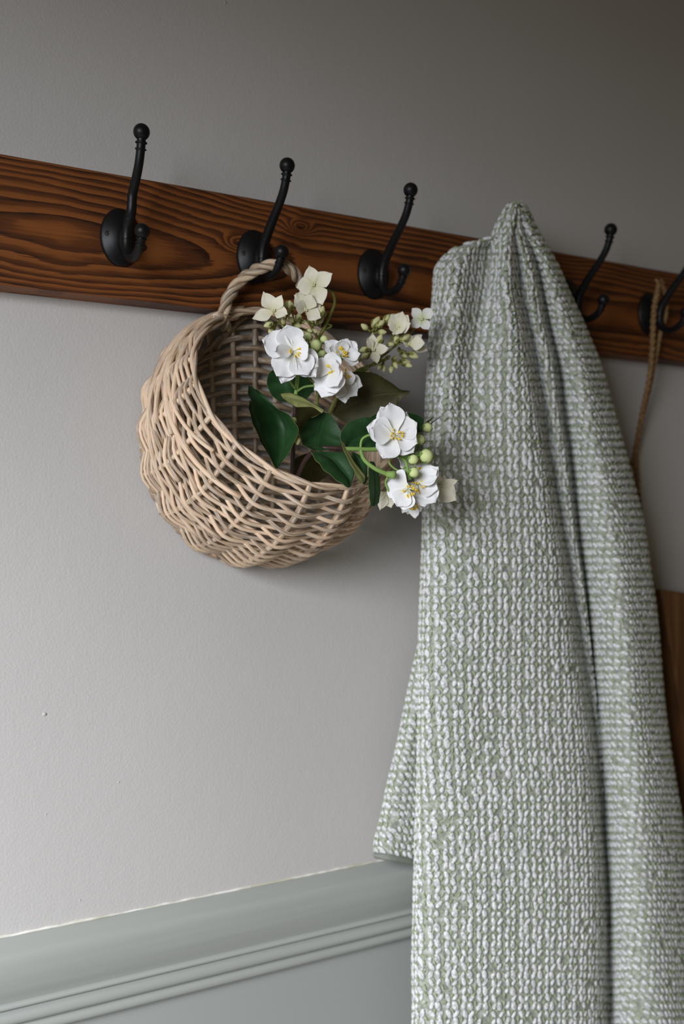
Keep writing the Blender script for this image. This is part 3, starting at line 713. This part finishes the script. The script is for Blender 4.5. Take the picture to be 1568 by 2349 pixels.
stem(C1, [(735, 760, .115), (760, 748, .12), (745, 742, .12)], .0012, m_olivestem, r2=.001)
flower(C1, 719, 654, .135, nview(-.05, .05), [(102, 44, 34, .1), (28, 50, 36, .15), (190, 40, 40, .15), (-66, 52, 42, .05)], m_cream, 'cream')
flower(C1, 628, 714, .142, nview(-.1, .35), [(118, 52, 34, .1), (58, 40, 28, .3), (204, 52, 32, .05), (-25, 38, 30, .2)], m_cream, 'cream')
flower(C1, 700, 712, .132, nview(.25, .1), [(125, 44, 34, .2), (75, 40, 38, .5), (165, 34, 32, .6, 1), (-30, 40, 34, .2), (20, 38, 32, .0)], m_cream, 'cream')
flower(C1, 702, 690, .120, nview(.0, .3), [(80, 34, 36, .1), (10, 34, 30, .1), (160, 30, 30, .2)], m_cream, 'cream')
hubs = [(650, 745), (680, 745), (705, 755), (725, 745), (635, 738)]
small_buds(C1, [(667, 702, 8.5), (655, 699, 6), (685, 728, 8), (737, 715, 9), (735, 735, 7), (616, 745, 8), (623, 756, 8), (650, 736, 6), (667, 733, 6), (682, 746, 7), (712, 738, 7), (720, 760, 6), (710, 758, 5), (650, 745, 5), (694, 738, 5), (661, 718, 6), (744, 722, 5)], hubs, .13)
C2 = add_root('hydrangea_spray', 735, 1100, .06, 'small open hydrangea spray of cream and lime florets at the right, nearest the throw', 'artificial flower')
stem(C2, [(725, 1110, .06), (740, 1000, .08), (765, 925, .10), (800, 875, .11), (830, 850, .12), (862, 832, .125), (890, 822, .13)], .0026, m_olivestem, r2=.0014)
stem(C2, [(800, 873, .11), (822, 852, .12), (840, 845, .12)], .0036, m_stem, r2=.003)
stem(C2, [(845, 842, .122), (880, 815, .13), (905, 795, .135), (930, 780, .138)], .0014, m_olivestem, r2=.001)
stem(C2, [(870, 826, .126), (890, 790, .13), (905, 765, .132), (912, 757, .134)], .0013, m_olivestem, r2=.001)
stem(C2, [(905, 792, .134), (935, 770, .138), (958, 745, .14), (963, 738, .142)], .0013, m_olivestem, r2=.001)
stem(C2, [(855, 838, .124), (860, 820, .13), (858, 806, .135)], .0012, m_olivestem)
flower(C2, 966, 732, .148, nview(.05, .05), [(133, 32, 23, .1), (42, 34, 24, .1), (-142, 32, 23, .1), (-58, 30, 22, .1)], m_lime, 'cream')
flower(C2, 912, 752, .142, nview(-.05, .1), [(70, 40, 34, .55), (120, 36, 34, .5), (10, 34, 34, .6), (200, 28, 34, .8), (-60, 26, 36, .8), (45, 38, 34, .4)], m_cream, 'cream')
flower(C2, 855, 803, .142, nview(.25, .15), [(95, 38, 24, .1), (8, 36, 24, .1), (130, 34, 18, .5), (-75, 34, 22, .05)], m_cream, 'cream')
flower(C2, 938, 790, .140, nview(.3, .2), [(40, 40, 20, .0), (120, 26, 26, .6), (-5, 36, 34, .7, 1), (-12, 46, 24, -.1), (170, 22, 24, .6)], m_cream, 'cream')
hubs = [(850, 760), (866, 790), (890, 790), (905, 790), (880, 825), (900, 825), (915, 800)]
small_buds(C2, [(836, 750, 7), (862, 740, 10), (872, 743, 8), (888, 730, 8), (900, 728, 8), (870, 780, 9), (876, 762, 7), (909, 778, 8), (895, 790, 6), (928, 775, 9), (925, 812, 8), (928, 830, 9), (947, 815, 9), (905, 822, 6), (907, 838, 6), (897, 848, 6), (880, 845, 6), (889, 820, 5), (870, 842, 5), (835, 802, 8), (838, 815, 9), (820, 828, 6), (915, 803, 5), (937, 838, 6), (840, 842, 5)], hubs, .132)
leaf(C2, [((764, 946, .112), (762, 948, .11), (764, 952, .11)), ((782, 900, .120), (795, 932, .118), (800, 972, .115)), ((802, 858, .136), (830, 915, .130), (836, 972, .128)), ((850, 856, .150), (868, 905, .144), (872, 962, .142)), ((892, 876, .160), (900, 902, .154), (904, 940, .152)), ((916, 894, .164), (920, 902, .160), (914, 922, .158)), ((940, 897, .165), (940, 899, .165), (936, 902, .164))], m_olive, m_olive, nu=7, serr=.035)
leaf(C2, [((700, 1108, .09), (704, 1110, .09), (708, 1112, .09)), ((672, 1085, .095), (712, 1080, .09), (742, 1098, .09)), ((668, 1062, .095), (715, 1055, .09), (765, 1080, .09)), ((690, 1045, .09), (730, 1042, .09), (760, 1052, .09)), ((728, 1036, .09), (734, 1036, .09), (740, 1036, .09))], m_olive, m_olive)

# ------------------------------------------------------------------ knitted throw
cols = 'A B C D E F G H I J K L'.split()
rows = {  # py: px of B C D E F G H I J K
 470: [1166, 1168, 1172, 1178, 1182, 1185, 1189, 1193, 1197, 1201],
 486: [1155, 1158, 1167, 1176, 1181, 1186, 1191, 1196, 1204, 1211],
 515: [1140, 1146, 1158, 1170, 1177, 1187, 1197, 1203, 1212, 1224],
 545: [1122, 1130, 1140, 1163, 1178, 1194, 1210, 1216, 1226, 1240],
 562: [1062, 1085, 1122, 1160, 1180, 1200, 1220, 1227, 1238, 1250],
 585: [1026, 1058, 1118, 1158, 1184, 1208, 1230, 1237, 1250, 1264],
 615: [1003, 1045, 1115, 1160, 1188, 1214, 1240, 1248, 1264, 1280],
 663: [996, 1040, 1108, 1160, 1194, 1222, 1250, 1259, 1280, 1300],
 743: [991, 1038, 1095, 1172, 1211, 1238, 1265, 1276, 1306, 1337],
 839: [986, 1030, 1085, 1188, 1232, 1260, 1287, 1300, 1337, 1376],
 950: [981, 1022, 1090, 1208, 1252, 1277, 1300, 1316, 1360, 1406],
 1062: [978, 1018, 1095, 1226, 1268, 1292, 1315, 1333, 1383, 1434],
 1200: [973, 1012, 1100, 1246, 1288, 1308, 1328, 1348, 1406, 1465],
 1350: [968, 1008, 1105, 1268, 1312, 1328, 1344, 1366, 1428, 1489],
 1500: [964, 1004, 1110, 1292, 1338, 1350, 1360, 1382, 1446, 1509],
 1650: [961, 1002, 1115, 1312, 1358, 1366, 1373, 1397, 1462, 1526],
 1850: [958, 1000, 1125, 1330, 1376, 1382, 1388, 1412, 1482, 1551],
 2050: [954, 998, 1130, 1340, 1386, 1391, 1396, 1420, 1498, 1578],
 2349: [948, 992, 1130, 1348, 1395, 1400, 1404, 1428, 1520, 1612],
 2600: [942, 988, 1130, 1352, 1402, 1407, 1411, 1436, 1540, 1640]}
pb = {  # p out of the wall for the same columns
 470: [.112, .121, .127, .132, .129, .128, .125, .123, .116, .108],
 486: [.112, .122, .130, .135, .129, .131, .125, .128, .122, .110],
 515: [.104, .118, .128, .137, .126, .134, .122, .130, .126, .106],
 545: [.098, .114, .118, .140, .122, .138, .116, .132, .130, .102],
 562: [.094, .122, .108, .142, .118, .140, .110, .134, .134, .100],
 585: [.090, .126, .102, .144, .114, .142, .104, .134, .136, .100],
 663: [.088, .132, .104, .146, .106, .142, .096, .132, .140, .100],
 839: [.088, .130, .118, .146, .100, .132, .088, .130, .148, .104],
 1062: [.090, .126, .132, .144, .096, .122, .080, .128, .152, .108],
 1350: [.092, .124, .138, .142, .092, .108, .070, .128, .158, .114],
 1650: [.092, .122, .138, .140, .084, .086, .064, .128, .162, .118],
 2050: [.092, .122, .138, .138, .078, .072, .060, .130, .166, .120],
 2600: [.092, .122, .138, .138, .072, .064, .056, .130, .168, .120]}
ys = sorted(rows); yp = sorted(pb)
RX = np.array([rows[y] for y in ys], float); RP = np.array([pb[y] for y in yp], float)
def smooth_interp(y, yk, M):
    # monotone-ish catmull on irregular keys
    i = max(0, min(len(yk)-2, int(np.searchsorted(yk, y))-1))
    t = (y-yk[i])/(yk[i+1]-yk[i])
    def slope(j):
        a = max(0, j-1); c = min(len(yk)-1, j+1); return (M[c]-M[a])/(yk[c]-yk[a])
    h = yk[i+1]-yk[i]; m0, m1 = slope(i)*h, slope(i+1)*h
    return (2*t**3-3*t*t+1)*M[i]+(t**3-2*t*t+t)*m0+(-2*t**3+3*t*t)*M[i+1]+(t**3-t*t)*m1
rowy = list(np.arange(470, 2600, 7.0))
SEC = []   # sections, each a dense polyline
NC = 10
for y in rowy:
    xr = smooth_interp(y, ys, RX); pr = smooth_interp(y, yp, RP)
    pts = [at(xr[i], y, pr[i]) for i in range(10)]
    sh = min(1, max(0, (y-474)/110.0))
    left = at(xr[0]+6*sh+2, y, max(.050, pr[0]-.035*sh-.006)); left2 = at(xr[0]+45*sh+4, y, max(.044, pr[0]-.055*sh-.006))
    right = at(xr[9]-10*sh-2, y, max(.050, pr[9]-.040*sh-.006)); right2 = at(xr[9]-70*sh-4, y, .046 if sh >= 1 else pr[9]-.02-.03*sh)
    back = at((xr[0]+xr[9])/2, y, .044 if sh >= 1 else .118-.008-.064*sh)
    P = [left2, left] + pts + [right, right2]
    s = catmull(P, NC)
    SEC.append([back]+s+[back.copy()])
# soft irregular drape
for i, s in enumerate(SEC):
    fade = min(1, i/18)
    for j, v in enumerate(s[1:-1]):
        q = mnoise.noise(Vector((j*.045, i*.022, 1.3)))*.006+mnoise.noise(Vector((j*.11, i*.05, 7)))*.0022
        v.y += q*fade; 
        if v.y > -.0375: v.y = -.0375
SA = np.array([[list(v) for v in s] for s in SEC])    # rows x cols x 3
nr, ncol = SA.shape[:2]
# arc lengths across, measured from the middle of the front panel (column E) and down the rows
segl = np.linalg.norm(np.diff(SA, axis=1), axis=2); acr = np.concatenate([np.zeros((nr, 1)), np.cumsum(segl, 1)], 1)
jE = 1+NC*4; acr = acr-acr[:, jE:jE+1]
dn = np.concatenate([[0], np.cumsum(np.linalg.norm(np.diff(SA[:, jE], axis=0), axis=1))])
UVs = np.stack([acr, np.repeat(dn[:, None], ncol, 1)], -1).reshape(-1, 2)
top = SA[0].mean(0)+np.array([0, 0, .0028])
Vt = [Vector(v) for v in SA.reshape(-1, 3)]+[Vector(top)]
Ft = [(i*ncol+j, (i+1)*ncol+j, (i+1)*ncol+j+1, i*ncol+j+1) for i in range(nr-1) for j in range(ncol-1)]
Ft += [(nr*ncol, j, j+1) for j in range(ncol-1)]
throw = empty('knitted_throw', at(1184, 478, .118), 'chunky sage green and off-white knitted throw draped over the fourth hook', 'throw')
cloth = mesh_obj('cloth', Vt, Ft, m_ground, throw, True, list(UVs)+[(0, 0)])
# rear flap low at the left, hanging behind the front panel
fr_ = {1430: [975, 978, 1010, 1060], 1500: [957, 966, 1010, 1070], 1600: [934, 950, 1005, 1070], 1700: [914, 934, 1000, 1070], 1800: [890, 912, 990, 1070], 1880: [874, 900, 980, 1070], 1935: [860, 892, 975, 1070], 1962: [863, 898, 985, 1075]}
fy = sorted(fr_); FX = np.array([fr_[y] for y in fy], float)
FS = []
for y in np.arange(1430, 1963, 7.0):
    xr = smooth_interp(y, fy, FX); t = (y-1430)/533
    sag = 26*t**6
    P = [at(xr[0]+22, y, .022), at(xr[0], y, .040), at(xr[1], y+sag*.2, .064), at(xr[2], y+sag*.8, .058), at(xr[3], y+sag, .050)]
    FS.append(catmull(P, 10))
FA = np.array([[list(v) for v in s] for s in FS]); fnr, fnc = FA.shape[:2]
facr = np.concatenate([np.zeros((fnr, 1)), np.cumsum(np.linalg.norm(np.diff(FA, axis=1), axis=2), 1)], 1)
fdn = np.concatenate([[0], np.cumsum(np.linalg.norm(np.diff(FA[:, 20], axis=0), axis=1))])
Ff = [(i*fnc+j, (i+1)*fnc+j, (i+1)*fnc+j+1, i*fnc+j+1) for i in range(fnr-1) for j in range(fnc-1)]
mesh_obj('rear_flap', [Vector(v) for v in FA.reshape(-1, 3)], Ff, m_ground, throw, True, np.stack([facr, np.repeat(fdn[:, None], fnc, 1)], -1).reshape(-1, 2))

# stitches: one small lump of yarn per crossing, following the cloth
def stitch_template():
    V, F, _ = ball((0, 0, 0), 1.0, 7, 5); return np.array([list(v) for v in V]), F
TV, TF = stitch_template()
def lay(A, acr, dn, pu, pv, seed, hcross=None, urange=None):
    """returns arrays: pos, tangent u, tangent v, normal, iu, iv, u"""
    out = []
    r = np.random.default_rng(seed)
    nr, nc = acr.shape
    for iv in range(int(dn[-1]/pv)+1):
        v = iv*pv+.002
        if v >= dn[-1]: break
        i = int(np.searchsorted(dn, v))-1; i = max(0, min(nr-2, i)); t = (v-dn[i])/(dn[i+1]-dn[i])
        row = A[i]*(1-t)+A[i+1]*t; ac = acr[i]*(1-t)+acr[i+1]*t
        k0 = int(math.ceil(ac[0]/pu)); k1 = int(ac[-1]/pu)
        for k in range(k0, k1+1):
            u = k*pu
            j = int(np.searchsorted(ac, u))-1; j = max(0, min(nc-2, j)); s = (u-ac[j])/max(1e-9, ac[j+1]-ac[j])
            if s < 0 or s > 1: continue
            pos = row[j]*(1-s)+row[j+1]*s
            tu = row[j+1]-row[j]; tu = tu/max(1e-9, np.linalg.norm(tu))
            tv = A[i+1][j]*(1-s)+A[i+1][j+1]*s-(A[i][j]*(1-s)+A[i][j+1]*s); tv = tv/max(1e-9, np.linalg.norm(tv))
            n = np.cross(tu, tv); n /= max(1e-9, np.linalg.norm(n)); tv2 = np.cross(n, tu)
            out.append((pos, tu, -tv2, n, k, iv, j))
    return out
def stitches(items, name, mat, fn, seed):
    r = np.random.default_rng(seed); V = []; F = []
    nb = len(TV)
    for it in items:
        q = fn(it, r)
        if q is None: continue
        pos, tu, tv, n, ang, w, l, h, lift = q
        d = tv*math.cos(ang)+tu*math.sin(ang); e = tu*math.cos(ang)-tv*math.sin(ang)
        P = pos + n*lift + TV[:, 0:1]*e*w + TV[:, 2:3]*d*l + TV[:, 1:2]*n*h
        b0 = len(V)*nb; V.append(P); F += [tuple(b0+i for i in f) for f in TF]
    V = np.concatenate(V)
    o = mesh_obj(name, V, F, mat, throw, True); o['kind'] = 'stuff'; return o
PU, PV = .0104, .0094
SGN = 1.0 if np.cross(SA[60, jE+1]-SA[60, jE], SA[61, jE]-SA[60, jE])[1] < 0 else -1.0   # normal towards the room
jH = 1+NC*8
def fn_front(turned_from):
    def fn(it, r):
        pos, tu, tv, n, k, iv, j = it
        n = n*SGN
        if r.random() < .04: return None
        pos = pos + tu*r.normal()*.0006 + tv*r.normal()*.0006
        turned = j >= turned_from
        odd = iv % 2; ev = k % 2
        if not turned:
            if odd == 0:
                ang, w, l = (-.56, .0033, .0055) if ev == 0 else (.60, .0027, .0047)
                pos = pos + tu*(.0012 if ev == 0 else 0)
            else:
                ang, w, l = (.28, .0030, .0045) if ev == 0 else (-.40, .0040, .0058)
                pos = pos + tu*(.0004 if ev == 0 else -.0012)
        else:
            if (k+iv) % 2: ang, w, l = (-1.12, .0031, .0064)
            else: ang, w, l = (-.80, .0026, .0048)
            if ev and odd: w *= 1.15
        s = 1+.13*r.normal()
        return pos, tu, tv, n, ang+.10*r.normal(), w*s, l*s, .0018, .0010
    return fn
items = lay(SA, acr, dn, PU, PV, 1)
items = [it for it in items if it[6] > 2 and it[6] < ncol-4]
stitches(items, 'white_stitches', m_yarn, fn_front(jH), 3)
def fn_green(it, r):
    pos, tu, tv, n, k, iv, j = it; n = n*SGN
    if (k+iv) % 2 and r.random() < .45: return None
    pos = pos+tu*(PU*.5+r.normal()*.0008)+tv*(PV*.35+r.normal()*.0008)
    return pos, tu, tv, n, r.uniform(-1.4, 1.4), .0012, .0036, .0014, .0010
stitches(items, 'green_stitches', m_green_yarn, fn_green, 4)
fitems = lay(FA, facr, fdn, PU, PV, 2)
SG0 = SGN; SGN = 1.0 if np.cross(FA[30, 21]-FA[30, 20], FA[31, 20]-FA[30, 20])[1] < 0 else -1.0
stitches(fitems, 'white_stitches', m_yarn, fn_front(-1), 5); stitches(fitems, 'green_stitches', m_green_yarn, fn_green, 6)
# bound lower edge of the rear flap
mb = MB(); mb.add(*tube([Vector(v) for v in FA[-1]], .0042, 8)); mb.build('hem', m_ground, throw)

# ------------------------------------------------------------------ board on a jute string, right edge
def prism(outline, p0, p1):
    f = [at(x, y, p1) for x, y in outline]; n = len(f)
    bk = [v + Vector((0, p1-p0, 0)) for v in f]
    return f+bk, [tuple(range(n))[::-1], tuple(range(n, 2*n))] + [(i, (i+1) % n, n+(i+1) % n, n+i) for i in range(n)]
hang = empty('wooden_board', at(1600, 1880, .03), 'dark brown oiled wooden board hanging from a jute string behind the throw at the right', 'wooden board')
V, F = prism([(1518, 1352), (1700, 1378), (1900, 1400), (1900, 1905), (1700, 1895), (1584, 1880), (1570, 1700), (1548, 1540), (1530, 1430)], .030, .062)
bd = mesh_obj('panel', V, F, m_board, hang, False)
bv = bd.modifiers.new('bevel', 'BEVEL'); bv.width = .003; bv.segments = 2
def twist(pts, r, tw, strands=2, name='string_strand'):
    cl = interp([at(*q) for q in pts], 10); n = len(cl)
    for s in range(strands):
        out = []; acc = 0
        for i in range(n):
            t = (cl[min(i+1, n-1)]-cl[max(0, i-1)]).normalized(); e1 = (CAMF-t*t.dot(CAMF)).normalized(); e2 = t.cross(e1)
            if i: acc += (cl[i]-cl[i-1]).length
            a = acc/tw*2*math.pi+s*2*math.pi/strands; out.append(cl[i]+(e1*math.cos(a)+e2*math.sin(a))*r*.7)
        mb = MB(); mb.add(*tube(out, r, 7)); mb.build(name, m_jute, hang)
twist([(1512, 652, .062), (1503, 690, .062), (1498, 730, .060), (1495, 800, .052), (1488, 870, .040), (1472, 950, .028), (1461, 1010, .020), (1456, 1045, .018), (1459, 1090, .018), (1463, 1140, .020), (1472, 1210, .026), (1484, 1280, .034), (1498, 1352, .044), (1512, 1372, .048)], .0028, .020)
twist([(1512, 652, .066), (1524, 668, .066), (1527, 720, .060), (1514, 765, .055), (1504, 820, .046), (1490, 890, .034), (1470, 970, .024), (1455, 1042, .018), (1444, 1072, .016), (1438, 1084, .016)], .0021, .014)
mb = MB(); c = at(1512, 652, .064)
for i in range(3):
    pth = [c+Vector((.007*math.cos(a*.7), .004*math.sin(a*.9+i), .006*math.sin(a*.7+i*2))) for a in range(12)]
    mb.add(*tube(interp(pth, 4), .0022, 6))
mb.build('knot', m_jute, hang)
